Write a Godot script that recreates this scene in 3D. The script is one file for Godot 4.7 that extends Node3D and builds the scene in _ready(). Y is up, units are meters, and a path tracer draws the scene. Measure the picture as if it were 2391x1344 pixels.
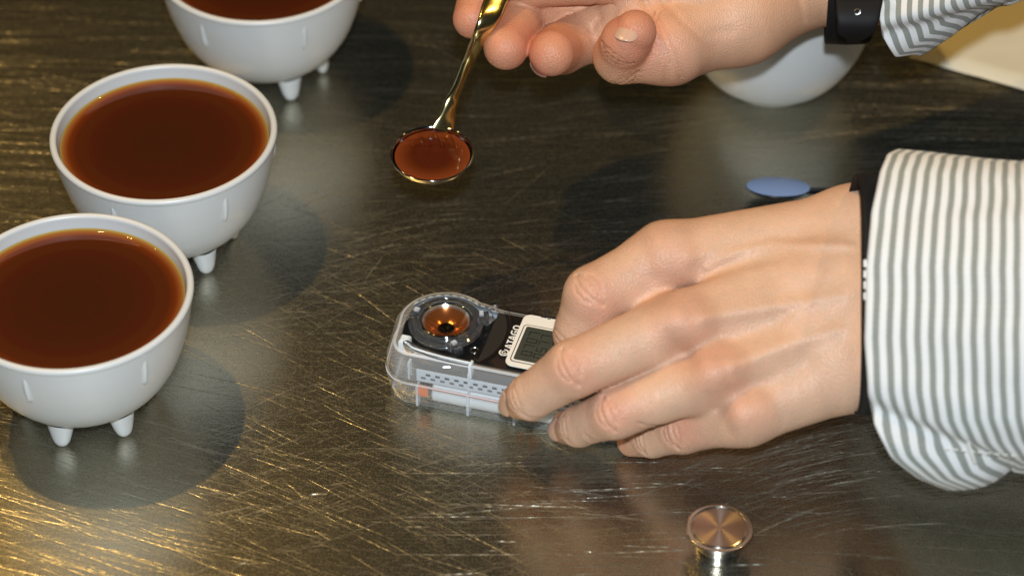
extends Node3D
# Coffee cupping on a brushed steel table: four white cups, a clear pocket meter held by one hand, a spoon held by the other.
# Distances are metres; helper shapes are given in millimetres where that reads better.
const MM := 0.001
const UP_IN_VIEW := Vector3(0, 0.752, -0.659)
const TO_VIEWER := Vector3(0, 0.659, 0.752)

var M := {}


func _ready():
	stage()
	materials()
	table()
	cups()
	meter()
	stopper()
	tasting_spoon()
	table_spoon()
	paper()
	near_arm()
	far_arm()


# ---------------------------------------------------------------- camera, light
func stage():
	var cam := Camera3D.new()
	cam.name = "camera"
	var lens := CameraAttributesPhysical.new()
	lens.frustum_focal_length = 112.941
	lens.frustum_focus_distance = 1.105
	lens.frustum_near = 0.05
	lens.frustum_far = 30.0
	lens.exposure_aperture = 8.0
	cam.attributes = lens
	cam.position = Vector3(0, 0.76517, 0.87338)
	cam.rotation_degrees = Vector3(-41.2218, 0, 0)
	add_child(cam)
	cam.current = true

	var around := WorldEnvironment.new()
	around.name = "surroundings"
	var e := Environment.new()
	e.background_mode = Environment.BG_COLOR
	e.background_color = Color(0.007, 0.009, 0.008).linear_to_srgb()
	e.tonemap_mode = Environment.TONE_MAPPER_LINEAR
	e.tonemap_exposure = 1.0
	e.sdfgi_enabled = true
	e.ssao_enabled = true
	e.ssil_enabled = true
	around.environment = e
	add_child(around)

	# the flash on top of the camera
	var flash := SpotLight3D.new()
	flash.name = "camera_flash"
	flash.position = Vector3(0.0, 0.76517 + 0.09, 0.87338 - 0.02)
	flash.light_color = Color(0.93, 0.97, 1.0)
	flash.light_energy = 1.42
	flash.light_size = 0.018
	flash.spot_angle = 30.0
	flash.spot_range = 6.0
	flash.spot_attenuation = 2.0
	flash.shadow_enabled = true
	add_child(flash)
	flash.look_at(Vector3(0, 0.03, -0.02), Vector3.UP)

	# warm ceiling bulbs over the far side of the table
	for l in [[Vector3(-0.46, 1.25, -0.12), 0.50], [Vector3(-0.64, 1.25, -0.34), 0.20], [Vector3(0.60, 1.25, -0.22), 0.30], [Vector3(-0.95, 1.2, -0.40), 0.03]]:
		var bulb := OmniLight3D.new()
		bulb.name = "ceiling_bulb"
		bulb.position = l[0]
		bulb.light_color = Color(1.0, 0.81, 0.46)
		bulb.light_energy = l[1]
		bulb.light_size = 0.014
		bulb.omni_range = 8.0
		bulb.omni_attenuation = 2.0
		bulb.shadow_enabled = true
		add_child(bulb, true)


# ---------------------------------------------------------------- small helpers
func put(called: String, mesh: Mesh, mat: Material, parent: Node = self) -> MeshInstance3D:
	var o := MeshInstance3D.new()
	o.name = called
	o.mesh = mesh
	o.material_override = mat
	parent.add_child(o, true)
	return o


func thing(called: String, label: String, category: String, at := Vector3.ZERO, turn := 0.0, group := "") -> Node3D:
	var o := Node3D.new()
	o.name = called
	o.position = at
	o.rotation.y = turn
	add_child(o, true)
	return tag(o, label, category, group)


func tag(o: Node3D, label: String, category: String, group := "", kind := "") -> Node3D:
	o.set_meta("label", label)
	o.set_meta("category", category)
	if group:
		o.set_meta("group", group)
	if kind:
		o.set_meta("kind", kind)
	return o


func lin(r: float, g: float, b: float) -> Color:
	return Color(r, g, b).linear_to_srgb()


func mat(albedo: Color, rough := 0.5, metal := 0.0, spec := 0.5) -> StandardMaterial3D:
	var m := StandardMaterial3D.new()
	m.albedo_color = albedo
	m.roughness = rough
	m.metallic = metal
	m.metallic_specular = spec
	return m


func clear(alpha: float, rough := 0.04, tint := Color(1, 1, 1)) -> StandardMaterial3D:
	var m := mat(Color(tint.r, tint.g, tint.b, alpha), rough)
	m.transparency = BaseMaterial3D.TRANSPARENCY_ALPHA
	return m


# rings of points (all the same length) joined into a skin; smooth groups change where a ring number is listed in «sharp»
func loft(rings: Array, closed := true, sharp := [], uvs := [], colors := []) -> ArrayMesh:
	var st := SurfaceTool.new()
	st.begin(Mesh.PRIMITIVE_TRIANGLES)
	var group := 0
	for i in rings.size() - 1:
		if i in sharp:
			group += 1
		st.set_smooth_group(group)
		var n: int = rings[i].size()
		for j in (n if closed else n - 1):
			var k := (j + 1) % n
			for c in [[i, j, j], [i, k, j + 1], [i + 1, k, j + 1], [i, j, j], [i + 1, k, j + 1], [i + 1, j, j]]:
				if uvs.size():
					st.set_uv(uvs[c[0]][c[2]])
				if colors.size():
					st.set_color(colors[c[0]])
				st.add_vertex(rings[c[0]][c[1]])
	st.generate_normals()
	return st.commit()


# a profile of (radius, height) turned about y, in millimetres
func lathe(profile: Array, sides := 96, sharp := [], colors := []) -> ArrayMesh:
	var rings := []
	var uvs := []
	for i in profile.size():
		var ring := PackedVector3Array()
		var uv := PackedVector2Array()
		for j in sides:
			var a := TAU * j / sides
			ring.append(Vector3(cos(a) * profile[i].x, profile[i].y, sin(a) * profile[i].x) * MM)
		for j in sides + 1:
			uv.append(Vector2(float(j) / sides, float(i) / profile.size()))
		rings.append(ring)
		uvs.append(uv)
	return loft(rings, true, sharp, uvs, colors)


# rounds the corners of a (radius, height) profile
func rounded(pts: Array, r: float, steps := 4) -> Array:
	var out := [pts[0]]
	for i in range(1, pts.size() - 1):
		var a: Vector2 = (pts[i - 1] - pts[i])
		var b: Vector2 = (pts[i + 1] - pts[i])
		var q := minf(r, 0.45 * minf(a.length(), b.length()))
		var p0: Vector2 = pts[i] + a.normalized() * q
		var p1: Vector2 = pts[i] + b.normalized() * q
		for k in steps + 1:
			var t := float(k) / steps
			out.append(p0.lerp(pts[i], t).lerp(pts[i].lerp(p1, t), t))
	out.append(pts[-1])
	return out


# a flat polygon (x, z in millimetres) raised between two heights, with a small chamfer on the top edge
func slab(poly: PackedVector2Array, low: float, high: float, bevel := 0.2) -> ArrayMesh:
	var st := SurfaceTool.new()
	st.begin(Mesh.PRIMITIVE_TRIANGLES)
	st.set_smooth_group(-1)
	var top := inset(poly, bevel)
	var n := poly.size()
	var levels := [[poly, low], [poly, high - bevel], [top, high]]
	for l in 2:
		for i in n:
			var j := (i + 1) % n
			var q := []
			for c in [[l, i], [l, j], [l + 1, j], [l + 1, i]]:
				var p: Vector2 = levels[c[0]][0][c[1]]
				q.append(Vector3(p.x, levels[c[0]][1], p.y) * MM)
			for k in [0, 1, 2, 0, 2, 3]:
				st.add_vertex(q[k])
	var tri := Geometry2D.triangulate_polygon(top)
	for i in range(0, tri.size(), 3):
		var c := [top[tri[i]], top[tri[i + 1]], top[tri[i + 2]]]
		if (c[1] - c[0]).cross(c[2] - c[0]) < 0:
			c.reverse()
		for p in c:
			st.add_vertex(Vector3(p.x, high, p.y) * MM)
	st.generate_normals()
	return st.commit()


# moves every corner of a polygon inwards
func inset(poly: PackedVector2Array, by: float) -> PackedVector2Array:
	var out := PackedVector2Array()
	var n := poly.size()
	var area := 0.0
	for i in n:
		area += poly[i].cross(poly[(i + 1) % n])
	for i in n:
		var d := (poly[(i + 1) % n] - poly[i]).normalized() + (poly[i] - poly[(i - 1 + n) % n]).normalized()
		d = d.normalized()
		out.append(poly[i] + Vector2(-d.y, d.x) * by * signf(area))
	return out


func rounded_rect(x0: float, z0: float, x1: float, z1: float, r: float, steps := 5) -> PackedVector2Array:
	var out := PackedVector2Array()
	for c in [[x1 - r, z1 - r, 0.0], [x0 + r, z1 - r, 90.0], [x0 + r, z0 + r, 180.0], [x1 - r, z0 + r, 270.0]]:
		for k in steps + 1:
			var a: float = deg_to_rad(c[2] + 90.0 * k / steps)
			out.append(Vector2(c[0] + cos(a) * r, c[1] + sin(a) * r))
	return out


func box(x0: float, y0: float, z0: float, x1: float, y1: float, z1: float, bevel := 0.3) -> ArrayMesh:
	return slab(PackedVector2Array([Vector2(x0, z0), Vector2(x1, z0), Vector2(x1, z1), Vector2(x0, z1)]), y0, y1, bevel)


# a tube with an oval section along points (metres); «wide» lies along «side», «thick» across it
func strip(path: Array, wide: Array, thick: Array, side: Vector3, sides := 20, square := 2.0) -> ArrayMesh:
	var rings := []
	var uvs := []
	for i in path.size():
		var t: Vector3 = (path[mini(i + 1, path.size() - 1)] - path[maxi(i - 1, 0)]).normalized()
		var s := (side - t * side.dot(t)).normalized()
		var n := t.cross(s)
		var ring := PackedVector3Array()
		var uv := PackedVector2Array()
		for j in sides + 1:
			var a := TAU * j / sides
			var c := signf(cos(a)) * absf(cos(a)) ** (2.0 / square)
			var d := signf(sin(a)) * absf(sin(a)) ** (2.0 / square)
			if j < sides:
				ring.append(path[i] + s * c * wide[i] * MM * 0.5 + n * d * thick[i] * MM * 0.5)
			uv.append(Vector2(float(j) / sides, float(i) / path.size()))
		rings.append(ring)
		uvs.append(uv)
	return loft(rings, true, [], uvs)


func curve(points: Array, steps: int) -> Array:
	var c := Curve3D.new()
	for i in points.size():
		var h: Vector3 = (points[mini(i + 1, points.size() - 1)] - points[maxi(i - 1, 0)]) / 6.0
		c.add_point(points[i], -h, h)
	c.bake_interval = 0.001
	var out := []
	for i in steps + 1:
		out.append(c.sample_baked(c.get_baked_length() * i / steps, true))
	return out


func spread(values: Array, steps: int) -> Array:
	var out := []
	for i in steps + 1:
		var t := float(i) / steps * (values.size() - 1)
		var k := mini(int(t), values.size() - 2)
		out.append(lerpf(values[k], values[k + 1], smoothstep(0.0, 1.0, t - k)))
	return out


# ---------------------------------------------------------------- materials
func noise_texture(frequency: float, size := 512, as_normal := false, bump := 1.0, stretch := 1.0, seed_value := 1) -> NoiseTexture2D:
	var n := FastNoiseLite.new()
	n.seed = seed_value
	n.noise_type = FastNoiseLite.TYPE_SIMPLEX
	n.frequency = frequency
	n.fractal_octaves = 4
	var t := NoiseTexture2D.new()
	t.width = size
	t.height = size
	t.seamless = true
	t.noise = n
	t.as_normal_map = as_normal
	t.bump_strength = bump
	return t


func stripe_image(seed_value: int) -> ImageTexture:
	var rng := RandomNumberGenerator.new()
	rng.seed = seed_value
	var w := 192
	var h := 512
	var im := Image.create(w, h, false, Image.FORMAT_RGB8)
	var warp := PackedFloat32Array()
	for x in w:
		warp.append(rng.randf_range(-1, 1))
	for y in h:
		var weft := rng.randf_range(-1, 1)
		for x in w:
			var u := fposmod(float(x) / w + 0.004 * sin(y * 0.11), 1.0)
			var g := smoothstep(0.46, 0.50, u) * (1.0 - smoothstep(0.94, 0.98, u))
			var thread := 0.5 + 0.5 * sin(y * TAU / 8.0 + (PI if (x / 4) % 2 else 0.0))
			var c := lerpf(0.84, 0.50 + 0.06 * thread, g)
			c += 0.012 * warp[x] * (1.0 + 2.0 * g) + 0.012 * weft * (1.0 + g) + rng.randf_range(-0.02, 0.02) * (1.0 + g)
			im.set_pixel(x, y, Color(c, c + 0.008 * g, c - 0.004 - 0.012 * g))
	return ImageTexture.create_from_image(im)


func materials():
	M.porcelain = mat(lin(0.60, 0.615, 0.62), 0.36, 0.0, 0.5)
	M.coffee = mat(Color.WHITE, 0.03, 0.0, 0.4)
	M.coffee.vertex_color_use_as_albedo = true
	M.steel = mat(lin(0.62, 0.60, 0.57), 0.16, 1.0)
	M.mirror = mat(lin(0.58, 0.60, 0.62), 0.07, 1.0)
	M.turned = mat(lin(0.50, 0.40, 0.34), 0.30, 1.0)
	M.turned.anisotropy_enabled = true
	M.turned.anisotropy = -0.85
	M.clear = clear(0.10)
	M.frosted = clear(0.42, 0.30, Color(0.93, 0.96, 1.0))
	M.crystal = mat(Color(0.97, 0.98, 1.0, 0.03), 0.03)
	M.crystal.refraction_enabled = true
	M.crystal.refraction_scale = 0.05
	M.black_gloss = mat(lin(0.008, 0.008, 0.008), 0.08)
	M.black = mat(lin(0.012, 0.012, 0.013), 0.55)
	M.rubber = mat(lin(0.008, 0.008, 0.009), 0.6, 0.0, 0.3)
	M.label = mat(lin(0.022, 0.011, 0.007), 0.35)
	M.gold = mat(lin(0.55, 0.36, 0.20), 0.3, 1.0)
	M.white_print = mat(lin(0.75, 0.73, 0.68), 0.4)
	M.dark_print = mat(lin(0.02, 0.02, 0.02), 0.5)
	M.screen = mat(lin(0.045, 0.052, 0.042), 0.12)
	M.segment = mat(lin(0.016, 0.018, 0.016), 0.3)
	M.board = mat(lin(0.50, 0.56, 0.62), 0.45)
	M.slot = mat(lin(0.03, 0.032, 0.04), 0.5)
	M.orange = mat(lin(0.68, 0.18, 0.05), 0.45)
	M.cell = mat(lin(0.72, 0.76, 0.80), 0.32, 0.2)
	M.edge = clear(0.72, 0.28, Color(0.95, 0.98, 1.0))
	M.cream = mat(lin(0.64, 0.60, 0.48), 0.75)
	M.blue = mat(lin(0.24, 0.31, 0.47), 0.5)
	M.handle = mat(lin(0.74, 0.62, 0.30), 0.20, 1.0)
	M.nail = mat(lin(0.57, 0.35, 0.25), 0.24)
	M.skin = mat(Color.WHITE, 0.42, 0.0, 0.46)
	M.skin.vertex_color_use_as_albedo = true
	M.skin.subsurf_scatter_enabled = true
	M.skin.subsurf_scatter_strength = 0.05
	M.skin.heightmap_enabled = true
	M.skin.heightmap_texture = noise_texture(0.06, 512, false, 1.0, 1.0, 7)
	M.skin.heightmap_scale = 0.034
	M.skin.uv1_triplanar = true
	M.skin.uv1_scale = Vector3.ONE * 28.0
	for k in 2:
		var c := mat(Color.WHITE, 0.85, 0.0, 0.3)
		c.albedo_texture = stripe_image(11 + k)
		c.rim_enabled = true
		c.rim = 0.25
		M["stripe%d" % k] = c


# ---------------------------------------------------------------- table
# one texture holds 0.5 m of the sheet: fine brushing, then thousands of scratches in drifting families
func table():
	var size := 2048
	var rng := RandomNumberGenerator.new()
	rng.seed = 5
	var height := PackedFloat32Array()
	height.resize(size * size)
	var rough := PackedFloat32Array()
	rough.resize(size * size)
	var blotch := FastNoiseLite.new()
	blotch.seed = 3
	blotch.frequency = 0.004
	blotch.fractal_octaves = 3
	# families: [count, middle (share of the texture), half size, direction, spread, length low, length high, depth, bend]
	for f in [
		[1500, Vector2(0.5, 0.5), Vector2(0.5, 0.5), 2.0, 3.0, 120, 600, 0.05, 0.05],
		[900, Vector2(0.5, 0.5), Vector2(0.5, 0.5), -4.0, 26.0, 40, 220, 0.20, 0.2],
		[420, Vector2(0.12, 0.76), Vector2(0.17, 0.12), 21.0, 4.0, 40, 210, 0.34, 0.15],
		[60, Vector2(0.22, 0.74), Vector2(0.18, 0.10), -24.0, 6.0, 30, 120, 0.30, 0.1],
		[330, Vector2(0.36, 0.72), Vector2(0.14, 0.13), 30.0, 4.0, 30, 200, 0.30, 0.1],
		[240, Vector2(0.38, 0.70), Vector2(0.16, 0.14), -26.0, 7.0, 25, 170, 0.28, 0.1],
		[20, Vector2(0.44, 0.72), Vector2(0.10, 0.10), -50.0, 5.0, 40, 160, 0.22, 0.05],
		[120, Vector2(0.52, 0.73), Vector2(0.13, 0.10), -2.0, 3.0, 30, 260, 0.62, 0.08],
		[46, Vector2(0.55, 0.80), Vector2(0.22, 0.06), -1.0, 4.0, 12, 70, 0.8, 0.05],
		[330, Vector2(0.70, 0.705), Vector2(0.085, 0.075), -24.0, 4.0, 30, 190, 0.60, -0.9],
		[14, Vector2(0.80, 0.78), Vector2(0.14, 0.05), 9.0, 3.0, 260, 700, 0.5, 0.05],
		[24, Vector2(0.70, 0.76), Vector2(0.2, 0.08), 8.0, 3.0, 60, 200, 0.5, 0.05],
		[260, Vector2(0.06, 0.42), Vector2(0.12, 0.22), 6.0, 6.0, 40, 160, 0.36, 0.1],
		[360, Vector2(0.36, 0.50), Vector2(0.16, 0.15), -14.0, 14.0, 40, 200, 0.32, 0.3],
		[200, Vector2(0.36, 0.52), Vector2(0.15, 0.14), 34.0, 6.0, 40, 160, 0.3, 0.2],
		[520, Vector2(0.62, 0.36), Vector2(0.24, 0.24), -7.0, 6.0, 50, 260, 0.36, 0.1],
		[460, Vector2(0.86, 0.25), Vector2(0.18, 0.16), 1.0, 3.0, 80, 420, 0.36, 0.05],
		[360, Vector2(0.2, 0.16), Vector2(0.26, 0.14), 4.0, 6.0, 60, 240, 0.34, 0.1],
	]:
		for i in f[0]:
			var x: float = (f[1].x + clampf(rng.randfn(0.0, 0.55), -1.3, 1.3) * f[2].x) * size
			var y: float = (f[1].y + clampf(rng.randfn(0.0, 0.55), -1.3, 1.3) * f[2].y) * size
			if f[2].x == 0.5:
				x = rng.randf() * size
				y = rng.randf() * size
			var drift := blotch.get_noise_2d(x * 0.5, y * 0.5)
			var bend: float = absf(f[8]) * (rng.randf_range(-1, 1) if f[8] >= 0.0 else 0.55) / 400.0
			var a := deg_to_rad(f[3] + rng.randfn(0.0, f[4]) + drift * 6.0)
			if f[8] < 0.0:
				a += (x / size - f[1].x) * 3.0
			var long := rng.randf_range(f[5], f[6])
			var deep: float = f[7] * (0.2 + 0.8 * pow(rng.randf(), 1.7))
			var wide := rng.randf() < 0.2
			var steps := int(long)
			var chatter := rng.randf_range(0.05, 0.4)
			for s in steps:
				x += cos(a)
				y += sin(a)
				a += bend
				var fade := pow(sin(PI * (s + 0.5) / steps), 0.6) * deep * (0.7 + 0.3 * sin(s * chatter + i))
				var px := posmod(int(floor(x)), size)
				var fy: float = y - floorf(y)
				for k in (3 if wide else 2):
					var share: float = (1.0 - fy) if k == 0 else (1.0 if wide and k == 1 else fy)
					var at := posmod(int(floor(y)) + k, size) * size + px
					height[at] -= fade * share
					rough[at] = maxf(rough[at], fade * share)
	var bytes := PackedByteArray()
	bytes.resize(size * size)
	var rb := PackedByteArray()
	rb.resize(size * size)
	var streak := PackedFloat32Array()
	for y in size:
		streak.append(rng.randf_range(-1, 1))
	for y in size:
		var run := 0.0
		for x in size:
			if x % 48 == 0:
				run = rng.randf_range(-1, 1)
			var at := y * size + x
			bytes[at] = clampi(int(190.0 + 120.0 * height[at] + 2.2 * streak[y] + 1.6 * run), 0, 255)
			var haze := 34.0 if rng.randf() < 0.10 + 0.06 * run else 0.0
			rb[at] = clampi(int(66.0 + 4.0 * streak[y] + haze + 190.0 * minf(rough[at], 0.6)), 0, 255)
	var him := Image.create_from_data(size, size, false, Image.FORMAT_L8, bytes)
	him.convert(Image.FORMAT_RGBA8)
	him.bump_map_to_normal_map(3.2)
	var m := mat(lin(0.45, 0.425, 0.345), 1.0, 1.0)
	m.normal_enabled = true
	m.normal_texture = ImageTexture.create_from_image(him)
	m.normal_scale = 1.0
	m.roughness_texture = ImageTexture.create_from_image(Image.create_from_data(size, size, false, Image.FORMAT_L8, rb))
	m.roughness_texture_channel = BaseMaterial3D.TEXTURE_CHANNEL_RED
	m.anisotropy_enabled = true
	m.anisotropy = -0.5
	# a sheet 1.8 by 1.2 m with a rolled front edge
	var st := SurfaceTool.new()
	st.begin(Mesh.PRIMITIVE_TRIANGLES)
	st.set_smooth_group(-1)
	var x0 := -0.9
	var x1 := 0.9
	var z0 := -0.75
	var z1 := 0.45
	var rows := [[z0, -0.04], [z0, 0.0], [z1, 0.0], [z1, -0.04]]
	for i in 3:
		var a := Vector3(x0, rows[i][1], rows[i][0])
		var b := Vector3(x1, rows[i][1], rows[i][0])
		var c := Vector3(x1, rows[i + 1][1], rows[i + 1][0])
		var d := Vector3(x0, rows[i + 1][1], rows[i + 1][0])
		for p in [a, b, c, a, c, d]:
			st.set_uv(Vector2(p.x, p.z + p.y) / 0.5 + Vector2(0.5, 0.5))
			st.add_vertex(p)
	for x in [x0, x1]:
		var q := [Vector3(x, -0.04, z0), Vector3(x, 0, z0), Vector3(x, 0, z1), Vector3(x, -0.04, z1)]
		if x > 0:
			q.reverse()
		for k in [0, 1, 2, 0, 2, 3]:
			st.set_uv(Vector2(q[k].y, q[k].z) / 0.5)
			st.add_vertex(q[k])
	st.generate_normals()
	st.generate_tangents()
	tag(put("table", st.commit(), m), "scratched brushed steel table top under the cups and hands", "table", "", "structure")


# ---------------------------------------------------------------- cups
func cup_profile(footed: bool) -> Array:
	var outer := [Vector2(8, 7.0), Vector2(15, 7.6), Vector2(22, 10.0), Vector2(28.5, 14.0), Vector2(34.5, 20.0), Vector2(39.5, 28.0), Vector2(43.2, 38.0), Vector2(45.6, 48.0), Vector2(46.9, 56.0), Vector2(47.4, 59.6)]
	if not footed:
		outer = [Vector2(20, 0.4), Vector2(21, 1.6), Vector2(23, 3.2), Vector2(30.5, 8.5), Vector2(36.5, 16.0), Vector2(41.0, 25.0), Vector2(44.2, 36.0), Vector2(46.0, 47.0), Vector2(47.0, 56.0), Vector2(47.4, 59.6)]
	var out := [Vector2(0.01, outer[0].y)]
	# smooth the wall with a curve through the points
	for i in outer.size() - 1:
		var p0: Vector2 = outer[maxi(i - 1, 0)]
		var p1: Vector2 = outer[i]
		var p2: Vector2 = outer[i + 1]
		var p3: Vector2 = outer[mini(i + 2, outer.size() - 1)]
		for k in 5:
			out.append(p1.cubic_interpolate(p2, p0, p3, k / 5.0))
	for k in 9: # the round lip
		var a := deg_to_rad(-12.0 + 204.0 * k / 8)
		out.append(Vector2(46.5 + 1.5 * cos(a), 60.5 + 1.5 * sin(a)))
	for p in [Vector2(44.4, 56.0), Vector2(43.4, 50.0), Vector2(40.5, 38.0), Vector2(35.0, 26.0), Vector2(25, 16.0), Vector2(12, 12.0), Vector2(0.01, 11.5)]:
		out.append(p)
	return out


func rib_mesh() -> ArrayMesh:
	var rings := []
	for i in 15:
		var t := i / 14.0
		var y := lerpf(40.5, 56.0, t)
		var r := lerpf(43.6, 46.7, pow(t, 0.8))
		var w := 1.4 * (1.0 - pow(absf(2.0 * t - 1.0), 8.0)) + 0.02
		var out := 1.6 * (1.0 - pow(t, 3.0)) * (1.0 - pow(1.0 - t, 14.0))
		var ring := PackedVector3Array()
		for j in 9:
			var a := PI * j / 8.0
			ring.append(Vector3(r - 0.5 + (out + 0.5) * sin(a), y, cos(a) * w) * MM)
		rings.append(ring)
	return loft(rings, false)


func foot_mesh() -> ArrayMesh:
	var rings := []
	for i in 13:
		var t := i / 12.0
		var y := lerpf(0.0, 13.0, t)
		var size := sqrt(clampf(1.0 - pow(1.0 - t, 9.0), 0.0, 1.0)) if t > 0.0 else 0.02
		var ring := PackedVector3Array()
		for j in 20:
			var a := TAU * j / 20
			ring.append(Vector3(lerpf(25.5, 24.0, t) + cos(a) * size * lerpf(2.5, 4.8, t), y, sin(a) * size * lerpf(3.1, 6.2, t)) * MM)
		rings.append(ring)
	return loft(rings)


func coffee_mesh(r: float, edge := 1.0) -> ArrayMesh:
	var stops := [[0.0, Color(0.046, 0.0128, 0.0070)], [0.60, Color(0.056, 0.0142, 0.0070)], [0.85, Color(0.075, 0.0170, 0.0066)], [0.92, Color(0.125, 0.026, 0.0075)], [0.955, Color(0.22, 0.062, 0.014)], [0.977, Color(0.28, 0.115, 0.026)], [0.990, Color(0.33, 0.21, 0.052)], [1.0, Color(0.42, 0.32, 0.10)]]
	var profile := []
	var colors := []
	for i in 61:
		var t := pow(i / 60.0, 0.6)
		profile.append(Vector2(maxf(r * t, 0.01), 1.1 * exp((t - 1.0) * r / 1.1) * edge))
		var c: Color = stops[-1][1]
		for k in stops.size() - 1:
			if t >= stops[k][0] and t <= stops[k + 1][0]:
				c = stops[k][1].lerp(stops[k + 1][1], (t - stops[k][0]) / (stops[k + 1][0] - stops[k][0]))
		colors.append(c)
	profile.reverse()
	colors.reverse()
	return lathe(profile, 96, [], colors)


func cups():
	var first: Node3D
	var pour := coffee_mesh(44.15)
	for c in [
		[Vector3(-0.17357, 0, 0.07151), -17.0, "white cup of coffee nearest the viewer, cut off by the left edge", "dark coffee filling the nearest cup at the left edge"],
		[Vector3(-0.14724, 0, -0.03026), 38.0, "white cup of coffee in the middle of the row of three", "dark coffee filling the middle cup of the row of three"],
		[Vector3(-0.11464, 0, -0.15549), 28.0, "white cup of coffee farthest back, cut off by the top edge", "dark coffee filling the farthest cup at the top edge"],
	]:
		var o: Node3D
		if first == null:
			o = thing("coffee_cup", c[2], "cup", c[0], deg_to_rad(c[1] - 90.0), "white footed cups of coffee")
			put("bowl", lathe(cup_profile(true), 128), M.porcelain, o)
			var foot := foot_mesh()
			var rib := rib_mesh()
			for k in 6:
				put("foot", foot, M.porcelain, o).rotation.y = TAU * k / 6
				put("rib", rib, M.porcelain, o).rotation.y = TAU * k / 6
			first = o
		else:
			o = first.duplicate()
			o.name = "coffee_cup_%03d" % (1 if c[1] > 30.0 else 2)
			add_child(o, true)
			o.position = c[0]
			o.rotation.y = deg_to_rad(c[1] - 90.0)
			tag(o, c[2], "cup", "white footed cups of coffee")
		var liquid := put("coffee", pour, M.coffee)
		liquid.position = c[0] + Vector3(0, 0.0553, 0)
		tag(liquid, c[3], "coffee", "coffee in the cups")
	var bowl := thing("white_bowl", "plain white bowl half hidden behind the palm holding the spoon", "bowl", Vector3(0.1215, 0.0000, -0.1464))
	put("bowl", lathe(cup_profile(false), 128), M.porcelain, bowl).scale = Vector3(1.02, 1.18, 1.02)
	var more := put("coffee", pour, M.coffee)
	more.position = bowl.position + Vector3(0, 0.0655, 0)
	tag(more, "coffee in the plain white bowl behind the hand with the spoon", "coffee", "coffee in the cups")


# ---------------------------------------------------------------- pocket meter with a clear case
func case_outline() -> PackedVector2Array:
	# seen from above: x along the case, z towards the viewer (millimetres)
	var out := PackedVector2Array()
	for c in [[Vector2(94, -6.5), 9.0, 90.0, 0.0], [Vector2(94, -32.5), 9.0, 0.0, -90.0]]:
		for k in 7:
			var a := deg_to_rad(lerpf(c[2], c[3], k / 6.0))
			out.append(c[0] + Vector2(cos(a), sin(a)) * c[1])
	for k in 5: # the waist behind the round head
		var t := k / 4.0
		out.append(Vector2(lerpf(38, 27.5, t), lerpf(-41.5, -42.6, t * t)))
	for k in 23:
		var a := deg_to_rad(lerpf(-52.0, -180.0, k / 22.0))
		out.append(Vector2(14, -24) + Vector2(cos(a), sin(a)) * 22.6)
	for k in 9:
		var a := deg_to_rad(lerpf(180.0, 90.0, k / 8.0))
		out.append(Vector2(5.2, -9.6) + Vector2(cos(a), sin(a)) * Vector2(12.0, 12.1))
	out.append(Vector2(30, 2.5))
	out.append(Vector2(60, 2.5))
	return out


func skin_between(outline: PackedVector2Array, levels: Array) -> ArrayMesh:
	var rings := []
	var sharp := []
	for l in levels:
		var ring := PackedVector3Array()
		for p in inset(outline, l.y):
			ring.append(Vector3(p.x, l.x, p.y) * MM)
		rings.append(ring)
	return loft(rings, true, sharp)


func along_v(called: String, words: String, size: float, at: Vector3, mat_used: Material, parent: Node3D, bold := true) -> MeshInstance3D:
	# raised print that reads from the front of the case to its back
	var f := SystemFont.new()
	f.font_names = PackedStringArray(["Droid Sans"])
	f.font_weight = 700 if bold else 400
	var t := TextMesh.new()
	t.font = f
	t.text = words
	t.font_size = 32
	t.pixel_size = size * MM / 32.0 * 1.35
	t.depth = 0.0001
	t.horizontal_alignment = HORIZONTAL_ALIGNMENT_LEFT
	var o := put(called, t, mat_used, parent)
	o.position = at * MM
	# text x runs to the back (-z), text y to the left (-x), its face looks up
	o.basis = Basis(Vector3(0, 0, -1), Vector3(-1, 0, 0), Vector3(0, 1, 0))
	return o


func seven_segment(digit: int, at: Vector3, high: float, parent: Node3D):
	# a digit that reads towards the back: its «right» is -z and its «up» is -x
	var w := high * 0.55
	var s := high * 0.13
	var lit: int = [0x3f, 0x06, 0x5b, 0x4f, 0x66, 0x6d, 0x7d, 0x07, 0x7f, 0x6f][digit]
	var bars := [[0.0, high, w, high], [w, high * 0.5, w, high], [w, 0.0, w, high * 0.5], [0.0, 0.0, w, 0.0], [0.0, 0.0, 0.0, high * 0.5], [0.0, high * 0.5, 0.0, high], [0.0, high * 0.5, w, high * 0.5]]
	for k in 7:
		if lit & (1 << k):
			var b: Array = bars[k]
			var r0 := minf(b[0], b[2]) - s * 0.4
			var r1 := maxf(b[0], b[2]) + s * 0.4
			var u0 := minf(b[1], b[3]) - s * 0.4
			var u1 := maxf(b[1], b[3]) + s * 0.4
			put("segment", box(at.x - u1, at.y, at.z - r1, at.x - u0, at.y + 0.12, at.z - r0, 0.03), M.segment, parent)


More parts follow.
